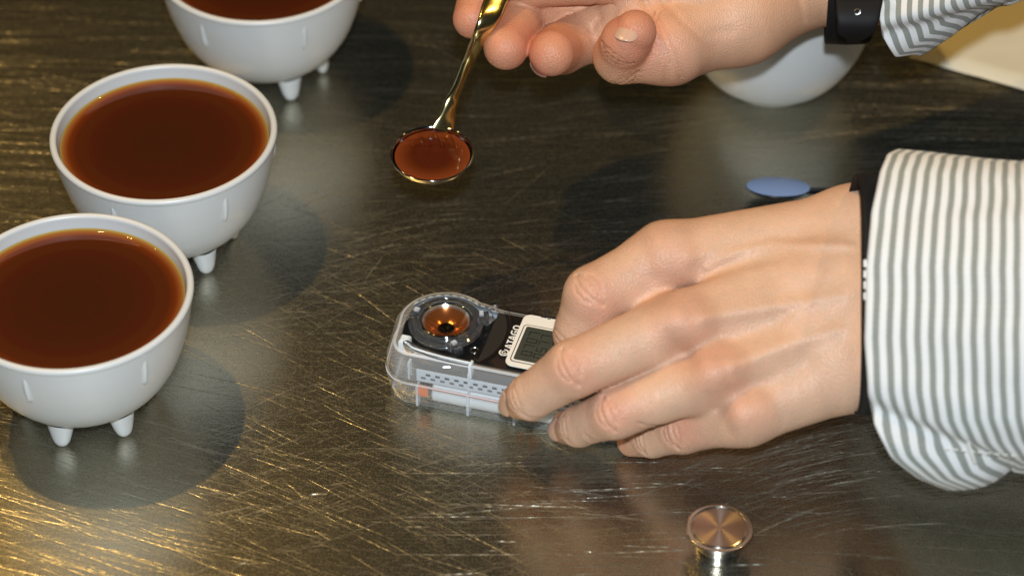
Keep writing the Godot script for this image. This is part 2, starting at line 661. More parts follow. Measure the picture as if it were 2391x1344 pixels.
func meter():
	var o := thing("pocket_meter", "clear plastic pocket refractometer with a dark screen panel gripped by the hand", "refractometer", Vector3(-0.0474, 0, 0.07), -0.2783)
	var outline := case_outline()
	put("lower_shell", skin_between(outline, [Vector2(0.3, 14), Vector2(0.3, 3.6), Vector2(0.7, 2.6), Vector2(2.0, 2.0), Vector2(7.0, 0.9), Vector2(11.8, 0.2), Vector2(12.6, 0.5), Vector2(12.8, 1.4)]), M.clear, o)
	put("lower_shell_lining", skin_between(outline, [Vector2(2.0, 5.0), Vector2(3.0, 3.8), Vector2(12.4, 2.2)]), M.clear, o)
	put("upper_shell", skin_between(outline, [Vector2(13.2, 1.4), Vector2(13.4, 0.5), Vector2(14.2, 0.2), Vector2(20.0, 0.8), Vector2(23.5, 1.8), Vector2(25.3, 3.2), Vector2(26.0, 5.2), Vector2(26.0, 6.0)]), M.clear, o)
	put("upper_shell_lining", skin_between(outline, [Vector2(13.4, 2.2), Vector2(21.0, 2.9), Vector2(23.6, 4.4), Vector2(24.4, 6.0)]), M.clear, o)
	put("parting_line", skin_between(outline, [Vector2(12.75, 0.5), Vector2(12.8, 0.05), Vector2(13.2, 0.05), Vector2(13.25, 0.5)]), M.frosted, o)
	put("bottom_edge", skin_between(outline, [Vector2(0.1, 3.4), Vector2(0.2, 2.7), Vector2(0.9, 2.35)]), M.frosted, o)
	put("top_edge", skin_between(outline, [Vector2(25.45, 3.55), Vector2(25.85, 4.1), Vector2(26.05, 4.7)]), M.frosted, o)
	# clear ribs that stiffen the walls
	for x in [9.5, 31.0, 50.5, 72.0, 88.0]:
		put("wall_rib", box(x - 0.5, 1.0, -1.6, x + 0.5, 12.2, 1.6, 0.25), M.frosted, o)
	for x in [6.0, 31.2, 52.0, 74.0]:
		put("wall_rib", box(x - 0.45, 14.0, -2.4, x + 0.45, 23.2, 0.6, 0.25), M.frosted, o)
	# insides
	put("chassis", box(33, 13.2, -37, 97, 25.2, -5.5, 0.6), M.black, o)
	var floor_plate := PackedVector2Array()
	for k in 33:
		var a := deg_to_rad(lerpf(50.0, 322.0, k / 32.0))
		floor_plate.append(Vector2(14, -24) + Vector2(cos(a), sin(a)) * (19.0 if k > 0 else 20.0))
	for k in 13:
		var a := deg_to_rad(lerpf(-44.0, 44.0, k / 12.0))
		floor_plate.append(Vector2(13.5, -23.5) + Vector2(cos(a), sin(a)) * 25.2)
	put("well_floor", slab(floor_plate, 16.0, 18.4, 0.3), M.black_gloss, o)
	put("circuit_strip", box(9, 13.6, -0.9, 97, 19.6, -0.2, 0.1), M.board, o)
	for row in 2:
		for k in 21:
			var x := 11.0 + k * 4.0 + row * 2.0
			put("slot", box(x, 15.2 + row * 2.0, -0.3, x + 1.9, 16.2 + row * 2.0, 0.0, 0.05), M.slot, o)
	var edge_line := inset(outline, 3.4)
	var inner := inset(outline, 4.6)
	var far_strip := []
	var far_shelf := []
	for i in range(8, 37):
		far_strip.append(Vector3(edge_line[i].x, 0, edge_line[i].y))
		far_shelf.append(Vector3(inner[i].x, 0, inner[i].y))
	var walls := []
	for level in [19.6, 24.2]:
		var line := PackedVector3Array()
		for p in far_strip:
			line.append((p + Vector3(0, level, 0)) * MM)
		walls.append(line)
	var shelf := PackedVector3Array()
	for p in far_shelf:
		shelf.append((p + Vector3(0, 24.25, 0)) * MM)
	walls.append(shelf)
	put("far_circuit_strip", loft(walls, false), M.board, o)
	var walk := 0.0
	for i in far_strip.size() - 1:
		var a: Vector3 = (far_strip[i] + far_shelf[i]) * 0.5
		var b: Vector3 = (far_strip[i + 1] + far_shelf[i + 1]) * 0.5
		var span := a.distance_to(b)
		var s := 0.0
		while walk + (span - s) >= 3.4:
			s += 3.4 - walk
			walk = 0.0
			var slot := put("slot", box(-0.75, 24.2, -0.3, 0.75, 24.42, 0.3, 0.04), M.slot, o)
			slot.position = a.lerp(b, s / span) * MM
			slot.rotation.y = -atan2(b.z - a.z, b.x - a.x)
		walk += span - s
	put("circuit_shelf", box(10, 13.2, -6.0, 97, 13.7, -1.0, 0.1), M.board, o)
	var tube := lathe([Vector2(0.01, 0), Vector2(4.6, 0), Vector2(5.2, 0.6), Vector2(5.2, 39.4), Vector2(4.6, 40), Vector2(1.6, 40), Vector2(1.6, 41), Vector2(0.01, 41)], 40, [1, 2, 3, 4, 5, 6])
	for x in [15.0, 57.5]:
		var cell := put("battery", tube, M.cell, o)
		cell.position = Vector3(x, 6.4, -5.2) * MM
		cell.rotation.z = -PI / 2
	put("orange_contact", box(9.5, 6.5, 0.2, 14.0, 12.0, 0.9, 0.15), M.orange, o)
	put("orange_contact", box(51.5, 4.5, 0.2, 54.0, 9.0, 0.9, 0.15), M.orange, o)
	put("orange_contact", box(56.0, 4.5, 0.2, 59.5, 9.5, 0.9, 0.15), M.orange, o)
	put("orange_wire", box(15, 10.9, 0.3, 51, 11.7, 0.8, 0.12), M.orange, o)
	# guard wall along the head, with a knob at its end
	var guard := curve([Vector3(1.6, 25.4, -7.6) * MM, Vector3(5, 26.2, -5.0) * MM, Vector3(10, 26.4, -3.6) * MM, Vector3(20, 26.2, -2.6) * MM, Vector3(31.5, 26.0, -2.4) * MM], 30)
	put("guard", strip(guard, spread([3.0, 2.4, 2.2, 2.0], 30), spread([6.5, 4.6, 3.6, 3.4], 30), Vector3(0, 0, 1), 20, 3.0), M.crystal, o)
	put("guard_edge", strip(guard.map(func(p): return p + Vector3(0, 0.0016, 0.0008)), spread([1.3, 0.8, 0.7, 0.7], 30), spread([1.0, 0.9, 0.8, 0.8], 30), Vector3(0, 0, 1), 12, 2.0), M.edge, o)
	put("guard_end", box(0.0, 23.0, -9.6, 4.2, 29.0, -5.2, 1.0), M.edge, o)
	put("guard_end", box(30.8, 20.0, -4.0, 32.1, 27.2, -0.6, 0.45), M.edge, o)
	# the sample well: clear collar, steel dish, coffee
	var well := put("collar", lathe(rounded([Vector2(10.9, 21.0), Vector2(15.2, 21.0), Vector2(15.4, 22.6), Vector2(13.4, 23.4), Vector2(12.6, 24.6), Vector2(11.0, 24.7), Vector2(10.8, 22.0)], 0.4), 96), M.crystal, o)
	well.position = Vector3(13.4, 0, -27) * MM
	var ring := put("rim", lathe(rounded([Vector2(9.6, 22.0), Vector2(9.9, 24.5), Vector2(10.5, 24.8), Vector2(11.0, 24.4), Vector2(11.3, 22.0)], 0.3), 96), M.mirror, o)
	ring.position = well.position
	for c in [[15.2, 22.8], [12.4, 24.75]]:
		var hoop := put("collar_edge", lathe([Vector2(c[0] - 0.2, c[1]), Vector2(c[0], c[1] + 0.2), Vector2(c[0] + 0.2, c[1]), Vector2(c[0], c[1] - 0.2), Vector2(c[0] - 0.2, c[1])], 96), M.mirror, o)
		hoop.position = well.position
	var dish := []
	var tones := []
	for i in 41:
		var t := i / 40.0
		var r := 9.75 * (1.0 - t)
		dish.append(Vector2(maxf(r, 0.01), 24.35 - 5.3 * (1.0 - pow(r / 9.75, 2.0))))
		var q := r / 9.75
		var c := Color(0.55, 0.50, 0.42).lerp(Color(0.42, 0.13, 0.035), smoothstep(0.99, 0.86, q))
		c = c.lerp(Color(0.40, 0.12, 0.03), smoothstep(0.8, 0.5, q)).lerp(Color(0.012, 0.008, 0.006), smoothstep(0.40, 0.32, q))
		tones.append(c)
	var dm := mat(Color.WHITE, 0.17, 0.75)
	dm.vertex_color_use_as_albedo = true
	dm.clearcoat_enabled = true
	dm.clearcoat = 1.0
	dm.clearcoat_roughness = 0.03
	var bowl := put("sample_well", lathe(dish, 96, [], tones), dm, o)
	bowl.position = well.position
	for c in [[27.2, -33.5, 20.0], [21.5, -13.0, -35.0], [0.5, -29.0, 80.0]]:
		var clip := put("clip", box(-2.6, 20.8, -2.2, 2.6, 25.4, 2.2, 0.7), M.crystal, o)
		clip.position = Vector3(c[0], 0, c[1]) * MM
		clip.rotation.y = deg_to_rad(c[2])
		var tooth := put("clip_tooth", box(-1.4, 25.4, -1.0, 0.4, 26.6, 1.2, 0.35), M.frosted, clip)
		tooth.position.y = 0.0
	# dark label with a hollow end, its copper border, pale bezel and screen
	var label := PackedVector2Array()
	for k in 17:
		var a := deg_to_rad(lerpf(-41.0, 45.0, k / 16.0))
		label.append(Vector2(13.8, -22.5) + Vector2(cos(a), sin(a)) * 27.2)
	label.append(Vector2(33.6, -2.6))
	label.append(Vector2(96, -2.6))
	label.append(Vector2(96, -38.8))
	label.append(Vector2(35.2, -38.8))
	label.reverse()
	put("label_border", slab(label, 25.3, 26.2, 0.1), M.gold, o)
	put("label_plate", slab(inset(label, 0.55), 25.9, 26.35, 0.1), M.label, o)
	put("label_edge", slab(inset(label, -1.3), 24.6, 25.4, 0.2), M.black_gloss, o)
	put("bezel", slab(rounded_rect(44.2, -37.4, 84, -5.6, 3.2), 26.2, 26.6, 0.1), M.white_print, o)
	put("screen_line", slab(rounded_rect(45.7, -31.2, 82.5, -8.2, 1.8), 26.5, 26.68, 0.04), M.dark_print, o)
	put("screen_border", slab(rounded_rect(46.1, -30.8, 82.1, -8.6, 1.5), 26.6, 26.75, 0.04), M.white_print, o)
	put("screen", slab(rounded_rect(47.0, -29.9, 81.2, -9.5, 0.9), 26.68, 26.82, 0.04), M.screen, o)
	for row in 3:
		for k in 4:
			seven_segment([[0, 7, 0, 7], [0, 5, 7, 7], [1, 7, 1, 1]][row][k], Vector3(53.4 + row * 5.2, 26.8, -13.0 - k * 3.9 + row * 0.4), 4.0, o)
	along_v("maker_name", "ATAGO", 3.3, Vector3(43.3, 26.36, -15.2), M.white_print, o)
	# the round mark beside the name: an open ring round a curl
	var mark := []
	for k in 34:
		var a := deg_to_rad(lerpf(-100.0, 215.0, k / 33.0))
		mark.append(Vector3(42.3 + cos(a) * 1.75, 26.42, -12.6 + sin(a) * 1.75) * MM)
	put("maker_mark", strip(mark, spread([0.7, 0.7], 33), spread([0.12, 0.12], 33), Vector3(1, 0, 0.01), 8), M.white_print, o)
	var curl := []
	for k in 22:
		var a := deg_to_rad(lerpf(0.0, 300.0, k / 21.0))
		curl.append(Vector3(42.3 + cos(a) * 0.75, 26.42, -12.6 + sin(a) * 0.75) * MM)
	put("maker_mark", strip(curl, spread([0.6, 0.5], 21), spread([0.12, 0.12], 21), Vector3(1, 0, 0.01), 8), M.white_print, o)
	along_v("unit_print", "Brix", 2.1, Vector3(52.2, 26.6, -36.6), M.dark_print, o)
	along_v("unit_print", "% °", 2.1, Vector3(55.0, 26.6, -36.4), M.dark_print, o)
	# screw bosses seen through the case
	for p in [Vector3(29.0, 21.2, -15.5), Vector3(52.0, 20.5, -2.6)]:
		var boss := put("boss", lathe([Vector2(1.5, 0.0), Vector2(1.5, 0.5), Vector2(1.8, 0.5), Vector2(1.8, 0.0)], 32), M.steel, o)
		boss.position = p * MM


# ---------------------------------------------------------------- small metal things
func stopper():
	var at: Vector3 = Vector3(0.0796, 0.0000, 0.1535)
	var o := thing("metal_stopper", "small turned steel stopper standing alone at the table's near edge", "stopper", at)
	put("stem", lathe(rounded([Vector2(0.01, 0.05), Vector2(8.5, 0.05), Vector2(8.9, 0.5), Vector2(8.9, 3.1), Vector2(8.3, 3.4), Vector2(8.3, 3.9), Vector2(8.9, 4.2), Vector2(8.8, 9.4), Vector2(9.6, 10.1)], 0.25, 3), 128, range(1, 40, 3)), M.steel, o)
	put("flange", lathe(rounded([Vector2(9.6, 10.1), Vector2(12.3, 10.7), Vector2(13.05, 11.7), Vector2(13.05, 12.2), Vector2(12.7, 12.45), Vector2(11.35, 12.45), Vector2(11.2, 11.7), Vector2(10.8, 11.7), Vector2(10.6, 12.5), Vector2(10.2, 12.6)], 0.12, 3), 128), M.steel, o)
	put("top", lathe([Vector2(10.2, 12.6), Vector2(7.5, 12.6), Vector2(5.0, 12.6), Vector2(2.5, 12.6), Vector2(0.02, 12.6)], 128), M.turned, o)


func spoon_bowl(r: float, deep: float, long := 1.0) -> ArrayMesh:
	# an open dish with wall thickness, y up, rim at y = 0
	var prof := []
	for i in 15:
		var t := i / 14.0
		prof.append(Vector2(maxf(r * sin(t * PI / 2), 0.01), -deep * cos(t * PI / 2) - 0.35))
	prof.append(Vector2(r + 0.25, -0.15))
	prof.append(Vector2(r + 0.1, 0.0))
	for i in 15:
		var t := 1.0 - i / 14.0
		prof.append(Vector2(maxf((r - 0.5) * sin(t * PI / 2), 0.01), -(deep - 0.4) * cos(t * PI / 2)))
	var rings := []
	for p in prof:
		var ring := PackedVector3Array()
		for j in 72:
			var a := TAU * j / 72
			ring.append(Vector3(cos(a) * p.x, p.y, sin(a) * p.x * long) * MM)
		rings.append(ring)
	return loft(rings)


func tasting_spoon():
	var at: Vector3 = Vector3(-0.0327, 0.0750, 0.0017)
	var o := thing("tasting_spoon", "round steel tasting spoon full of coffee held over the table", "spoon", at)
	var tilt := Basis(Vector3(1, 0, 0), deg_to_rad(3.0))
	var dish := put("bowl", spoon_bowl(17.0, 7.5), M.mirror, o)
	dish.basis = tilt
	var neck: Vector3 = Vector3(-0.0283, 0.0760, -0.0127) 
	var path := curve([Vector3(-0.0287, 0.0745, -0.0135), Vector3(-0.0272, 0.0780, -0.0165), Vector3(-0.0258, 0.0830, -0.0193), Vector3(-0.0233, 0.0880, -0.0224), Vector3(-0.0172, 0.1030, -0.0258), Vector3(-0.0110, 0.1200, -0.0240), Vector3(-0.0062, 0.1260, -0.0357), Vector3(-0.0010, 0.1300, -0.0513)], 60)
	for i in path.size():
		path[i] -= at
	put("handle", strip(path, spread([10.0, 6.0, 3.8, 4.6, 6.4, 8.2, 9.4, 9.8, 10.0], 60), spread([1.6, 2.6, 3.2, 3.0, 2.8, 2.6, 2.6, 2.6, 2.6], 60), Vector3(0.93, -0.15, -0.35), 20, 2.6), M.handle, o)
	# the coffee in the bowl, trembling: small ripples run towards the handle
	var waves := []
	var tones := []
	for i in 37:
		var t := 1.0 - i / 36.0
		var ring := PackedVector3Array()
		for j in 96:
			var a := TAU * j / 96
			var x := cos(a) * 15.5 * t
			var z := sin(a) * 15.5 * t
			var back := smoothstep(2.0, -9.0, z) * (1.0 - pow(t, 6.0))
			ring.append(Vector3(x, -1.4 + 0.8 * (1.0 - pow(t, 4.0)) + back * (0.55 * sin(x * 1.05 + 0.6) + 0.28 * sin(x * 2.1 - z * 0.5)) + 0.22 * back * sin(z * 1.3), z) * MM)
		waves.append(ring)
		tones.append(Color(0.070, 0.015, 0.0055).lerp(Color(0.15, 0.034, 0.010), smoothstep(0.5, 1.0, t)))
	var liquid := put("spoonful_of_coffee", loft(waves, true, [], [], tones), M.coffee)
	liquid.position = at
	liquid.basis = tilt
	tag(liquid, "reddish coffee filling the bowl of the held spoon", "coffee")


func table_spoon():
	var at: Vector3 = Vector3(0.1184, 0.0060, -0.0613)
	var o := thing("blue_spoon", "spoon with a blue sheen lying behind the sleeved wrist", "spoon", at, deg_to_rad(-4))
	var shell := spoon_bowl(6.6, 4.0, 1.0)
	var dish := put("bowl", shell, M.black_gloss, o)
	dish.scale = Vector3(2.1, 1.0, 1.0)
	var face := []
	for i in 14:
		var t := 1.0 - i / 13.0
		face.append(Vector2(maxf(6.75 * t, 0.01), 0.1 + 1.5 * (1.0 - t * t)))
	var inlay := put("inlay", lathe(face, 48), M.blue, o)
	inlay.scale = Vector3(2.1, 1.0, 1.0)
	var path := curve([Vector3(0.012, -0.001, 0.001), Vector3(0.03, 0.001, 0.003), Vector3(0.06, 0.002, 0.006), Vector3(0.11, -0.002, 0.012)], 24)
	put("handle", strip(path, spread([5.0, 3.6, 4.4, 7.0], 24), spread([1.8, 2.2, 2.0, 1.6], 24), Vector3(0, 0, 1), 14), M.black_gloss, o)


func paper():
	var rng := RandomNumberGenerator.new()
	rng.seed = 9
	var n := FastNoiseLite.new()
	n.frequency = 18.0
	var c := [Vector3(0.1875, 0.0000, -0.1653), Vector3(0.2631, 0.0000, -0.1266), Vector3(0.3094, 0.0000, -0.2574), Vector3(0.2366, 0.0000, -0.2574)]
	var rings := []
	var steps := 26
	for layer in [[0.6, 0.0], [3.2, 0.0]]:
		pass
	for i in steps + 1:
		var ring := PackedVector3Array()
		for j in steps + 1:
			var u := i / float(steps)
			var v := j / float(steps)
			var p: Vector3 = c[0].lerp(c[1], u).lerp(c[3].lerp(c[2], u), v)
			ring.append(p + Vector3(0, 0.0040 + 0.0012 * n.get_noise_2d(p.x, p.z) - 0.0032 * (1.0 - smoothstep(0.0, 0.012, minf(u, v))), 0))
		rings.append(ring)
	var o := put("paper_napkin", loft(rings, false), M.cream)
	tag(o, "cream paper napkin lying under the blurred far sleeve at the right edge", "napkin")


# ---------------------------------------------------------------- bodies: one smooth skin round tapered bones
class Blob:
	# millimetres inside, metres outside
	var a: Array[Vector3] = []
	var ab: Array[Vector3] = []
	var inv: Array[float] = []
	var ra: Array[float] = []
	var dr: Array[float] = []
	var core: Array[int] = []       # palm and wrist bones
	var core_k: Array[float] = []
	var fingers: Array = []         # [[bones that grow out of the palm], [free bones]]
	var ga: Array[Vector3] = []     # creases (deep > 0) and ridges (deep < 0)
	var gab: Array[Vector3] = []
	var ginv: Array[float] = []
	var gw: Array[float] = []
	var gd: Array[float] = []
	var gn: Array[Vector3] = []
	var gg: Array[int] = []         # the stroke that a crease belongs to
	var strokes := 0
	var blush: Array = []           # [where, radius, strength]
	var pale: Array = []

	func bone(p: Vector3, q: Vector3, r0: float, r1: float) -> int:
		var d := (q - p) * 1000.0
		a.append(p * 1000.0)
		ab.append(d)
		inv.append(1.0 / maxf(d.length_squared(), 1e-6))
		ra.append(r0)
		dr.append(r1 - r0)
		return a.size() - 1

	func palm(p: Vector3, q: Vector3, r0: float, r1: float, k := 8.0):
		core.append(bone(p, q, r0, r1))
		core_k.append(k)

	func finger(joints: Array, radii: Array):
		# joints: knuckle, middle joint, end joint, tip
		var root := [bone(joints[0], joints[1], radii[0], radii[1])]
		var free := []
		for i in range(1, joints.size() - 1):
			free.append(bone(joints[i], joints[i + 1], radii[i], radii[i + 1]))
		fingers.append([root, free])

	func crease(p: Vector3, q: Vector3, wide: float, deep: float, facing: Vector3):
		ga.append(p * 1000.0)
		gab.append((q - p) * 1000.0)
		ginv.append(1.0 / maxf(((q - p) * 1000.0 - facing * facing.dot((q - p) * 1000.0)).length_squared(), 1e-6))
		gw.append(wide)
		gd.append(deep)
		gn.append(facing)
		gg.append(strokes)

	func line(points: Array, wide: float, deep: float, facing: Vector3):
		for i in points.size() - 1:
			crease(points[i], points[i + 1], wide, deep, facing)
		strokes += 1

	func near(i: int, p: Vector3) -> float:
		var v := p - a[i]
		var t := clampf(v.dot(ab[i]) * inv[i], 0.0, 1.0)
		return (v - ab[i] * t).length() - ra[i] - dr[i] * t

	func to_crease(i: int, p: Vector3) -> float:
		var n := gn[i]
		var v := p - ga[i]
		var lift := v.dot(n)
		if lift < -24.0:
			return 99.0
		v -= n * lift
		var w := gab[i] - n * gab[i].dot(n)
		return (v - w * clampf(v.dot(w) * ginv[i], 0.0, 1.0)).length()

	func value(p: Vector3, c: Array, f: Array, g: Array) -> float:
		var d := 60.0
		for i in c:
			var e := near(core[i], p)
			var k := core_k[i]
			var h := maxf(k - absf(d - e), 0.0) / k
			d = minf(d, e) - h * h * k * 0.25
		var best := d
		for x in f:
			var e := d
			for i in x[0]:
				var s := near(i, p)
				var h := maxf(7.0 - absf(e - s), 0.0) / 7.0
				e = minf(e, s) - h * h * 1.75
			for i in x[1]:
				var s := near(i, p)
				var h := maxf(2.0 - absf(e - s), 0.0) / 2.0
				e = minf(e, s) - h * h * 0.5
			var k := 1.3 * clampf((d - maxf(best, e)) * 1.2, 0.0, 1.0)
			var h := maxf(k - absf(best - e), 0.0)
			best = minf(best, e) - (h * h * 0.25 / k if k > 0.001 else 0.0)
		var stroke := -1
		var q := 9.0
		var last := 0
		for i in g:
			if gg[i] != stroke:
				if q < 2.5:
					best += gd[last] * exp(-q * q)
				stroke = gg[i]
				q = 9.0
			q = minf(q, to_crease(i, p) / gw[i])
			last = i
		if q < 2.5:
			best += gd[last] * exp(-q * q)
		return best

	func tint(p: Vector3, n: Vector3, mottle: FastNoiseLite, base: Color) -> Color:
		var c := base
		var m := mottle.get_noise_3dv(p * 0.9)
		var m2 := mottle.get_noise_3dv(p * 3.1 + Vector3(50, 0, 0))
		c = c * (1.0 + 0.10 * m + 0.07 * m2)
		c = Color(c.r, c.g * (1.0 - 0.06 * m2), c.b * (1.0 - 0.06 * m2))
		for b in blush:
			var q: float = p.distance_to(b[0] * 1000.0) / b[1]
			if q < 2.5:
				var s: float = b[2] * exp(-q * q)
				c = Color(c.r * (1.0 - 0.10 * s), c.g * (1.0 - 0.45 * s), c.b * (1.0 - 0.48 * s))
		for b in pale:
			var q: float = p.distance_to(b[0] * 1000.0) / b[1]
			if q < 2.5:
				c = c.lerp(Color(0.70, 0.46, 0.34), b[2] * exp(-q * q))
		return c

	func build(cell: float, base: Color, cut := 1e9) -> ArrayMesh:
		var lo := Vector3(1e9, 1e9, 1e9)
		var hi := -lo
		for i in a.size():
			for e in [[a[i], ra[i]], [a[i] + ab[i], ra[i] + dr[i]]]:
				lo = lo.min(e[0] - Vector3.ONE * (e[1] + 6.0))
				hi = hi.max(e[0] + Vector3.ONE * (e[1] + 6.0))
		var size := 8
		var bx := int(ceil((hi.x - lo.x) / cell / size))
		var by := int(ceil((hi.y - lo.y) / cell / size))
		var bz := int(ceil((hi.z - lo.z) / cell / size))
		var nx := bx * size + 1
		var ny := by * size + 1
		var nz := bz * size + 1
		var grid := PackedFloat32Array()
		grid.resize(nx * ny * nz)
		grid.fill(50.0)
		var work := []
		var half := cell * size * 0.5
		var diag := half * 1.7321
		for kz in bz:
			for ky in by:
				for kx in bx:
					var m := lo + Vector3(kx + 0.5, ky + 0.5, kz + 0.5) * cell * size
					var c := []
					var f := []
					var g := []
					var least := 1e9
					for i in core.size():
						var d := near(core[i], m)
						least = minf(least, d)
						if d < diag + 9.0:
							c.append(i)
					for x in fingers:
						var r := []
						var w := []
						for i in x[0]:
							var d := near(i, m)
							least = minf(least, d)
							if d < diag + 8.0:
								r.append(i)
						for i in x[1]:
							var d := near(i, m)
							least = minf(least, d)
							if d < diag + 4.0:
								w.append(i)
						if r.size() or w.size():
							f.append([r, w])
					if least > diag + 10.0:
						continue
					for i in ga.size():
						if to_crease(i, m) < diag + 2.5 * gw[i]:
							g.append(i)
					if least < -diag - 3.0:
						for z in size:
							for y in size:
								for x in size:
									grid[((kz * size + z) * ny + ky * size + y) * nx + kx * size + x] = -50.0
						continue
					work.append([kx, ky, kz, c, f, g])
		for b in work:
			for z in size:
				for y in size:
					var row: int = ((b[2] * size + z) * ny + b[1] * size + y) * nx + b[0] * size
					for x in size:
						grid[row + x] = value(lo + Vector3(b[0] * size + x, b[1] * size + y, b[2] * size + z) * cell, b[3], b[4], b[5])
		var cell_at := PackedInt32Array()
		cell_at.resize(nx * ny * nz)
		cell_at.fill(-1)
		var verts := PackedVector3Array()
		var normals := PackedVector3Array()
		var colors := PackedColorArray()
		var index := PackedInt32Array()
		var mottle := FastNoiseLite.new()
		mottle.seed = 4
		mottle.frequency = 0.07
		mottle.fractal_octaves = 3
		var sx := 1
		var sy := nx
		var sz := nx * ny
		var corner := [0, sx, sy, sx + sy, sz, sx + sz, sy + sz, sx + sy + sz]
		var edges := [[0, 1], [2, 3], [4, 5], [6, 7], [0, 2], [1, 3], [4, 6], [5, 7], [0, 4], [1, 5], [2, 6], [3, 7]]
		var offset := []
		for k in 8:
			offset.append(Vector3(k & 1, (k >> 1) & 1, (k >> 2) & 1))
		for b in work:
			for z in size:
				for y in size:
					var row: int = ((b[2] * size + z) * ny + b[1] * size + y) * nx + b[0] * size
					for x in size:
						var at := row + x
						var inside := 0
						for k in 8:
							if grid[at + corner[k]] < 0.0:
								inside += 1
						if inside == 0 or inside == 8:
							continue
						var sum := Vector3.ZERO
						var n := 0
						for e in edges:
							var v0 := grid[at + corner[e[0]]]
							var v1 := grid[at + corner[e[1]]]
							if (v0 < 0.0) != (v1 < 0.0):
								sum += offset[e[0]].lerp(offset[e[1]], v0 / (v0 - v1))
								n += 1
						var p: Vector3 = lo + (Vector3(b[0] * size + x, b[1] * size + y, b[2] * size + z) + sum / n) * cell
						var h := 0.35
						var f0 := value(p, b[3], b[4], b[5])
						var s := Vector3(value(p + Vector3(h, 0, 0), b[3], b[4], b[5]) - f0, value(p + Vector3(0, h, 0), b[3], b[4], b[5]) - f0, value(p + Vector3(0, 0, h), b[3], b[4], b[5]) - f0) / h
						if s.length() > 0.2:
							p -= s * clampf(f0 / s.length_squared(), -0.7 * cell, 0.7 * cell)
						cell_at[at] = verts.size()
						verts.append(p / 1000.0)
						normals.append(s.normalized())
						colors.append(tint(p, s, mottle, base))
		for b in work:
			for z in size:
				for y in size:
					var row: int = ((b[2] * size + z) * ny + b[1] * size + y) * nx + b[0] * size
					for x in size:
						var at := row + x
						var here := grid[at] < 0.0
						for axis in 3:
							var step: int = [sx, sy, sz][axis]
							if (grid[at + step] < 0.0) == here:
								continue
							var u: int = [sy, sz, sx][axis]
							var w: int = [sz, sx, sy][axis]
							if at - u - w < 0:
								continue
							var q := [cell_at[at - u - w], cell_at[at - w], cell_at[at], cell_at[at - u]]
							if q.min() < 0:
								continue
							if here:
								q.reverse()
							for k in [0, 1, 2, 0, 2, 3]:
								index.append(q[k])
		var arrays := []
		arrays.resize(Mesh.ARRAY_MAX)
		arrays[Mesh.ARRAY_VERTEX] = verts
		arrays[Mesh.ARRAY_NORMAL] = normals
		arrays[Mesh.ARRAY_COLOR] = colors
		arrays[Mesh.ARRAY_INDEX] = index
		var mesh := ArrayMesh.new()
		mesh.add_surface_from_arrays(Mesh.PRIMITIVE_TRIANGLES, arrays)
		return mesh


# wrinkles over a joint: short creases across the finger on the side that faces «out»
func wrinkles(b: Blob, at: Vector3, along: Vector3, out: Vector3, r: float, count: int, gap: float, deep: float):
	var t := along.normalized()
	var n := (out - t * out.dot(t)).normalized()
	var s := t.cross(n)
	for i in count:
		var o := (i - (count - 1) * 0.5) * gap
		var bow := 0.9 * signf(o) * MM
		var w := 0.78 * r * (1.0 - 0.12 * absf(o)) * MM
		var c := at + t * o * MM
		b.line([c - s * w + t * bow * -1.2, c - s * w * 0.45 + t * bow * 0.4, c + s * w * 0.4 + t * bow * 0.5, c + s * w - t * bow], 0.75, deep * (1.0 - 0.1 * absf(o)), n)


# a nail: a small curved plate, wide «w», long «l», standing a hair proud of the finger
func nail(parent: Node3D, at: Vector3, towards: Vector3, out: Vector3, w: float, l: float, r: float):
	var t := towards.normalized()
	var n := (out - t * out.dot(t)).normalized()
	var s := t.cross(n)
	var rings := []
	for i in 15:
		var u := i / 14.0
		var ring := PackedVector3Array()
		for j in 17:
			var v := j / 8.0 - 1.0
			var taper := sqrt(maxf(0.0, 1.0 - pow(maxf(0.0, (0.42 - u) / 0.42), 2.2))) * 0.985 + 0.015
			var tip := 1.0 - 0.10 * pow(absf(v), 2.4) * smoothstep(0.5, 1.0, u)
			var a := v * taper * w * 0.5 / r
			var drop := 0.0016 * 0.55 * pow(maxf(0.0, u - 0.55) / 0.45, 2.0) * 0.9
			var edge := 0.28 * (pow(absf(v), 8.0) + pow(maxf(0.0, 0.12 - u) / 0.12, 2.0))
			ring.append(at + t * (u * tip - 0.5) * l * MM + s * sin(a) * r * MM + n * ((cos(a) - 1.0) * r - edge) * MM - n * drop)
		rings.append(ring)
	put("fingernail", loft(rings, false), M.nail, parent)


# ---------------------------------------------------------------- sleeves
# the rim of a cuff lies further along the arm at some heights: pairs of (height -1..1, millimetres)
func rim_at(table_of: Array, h: float) -> float:
	for k in table_of.size() - 1:
		if h >= table_of[k + 1].x:
			var t: float = inverse_lerp(table_of[k].x, table_of[k + 1].x, h)
			return lerpf(table_of[k].y, table_of[k + 1].y, t)
	return table_of[-1].y


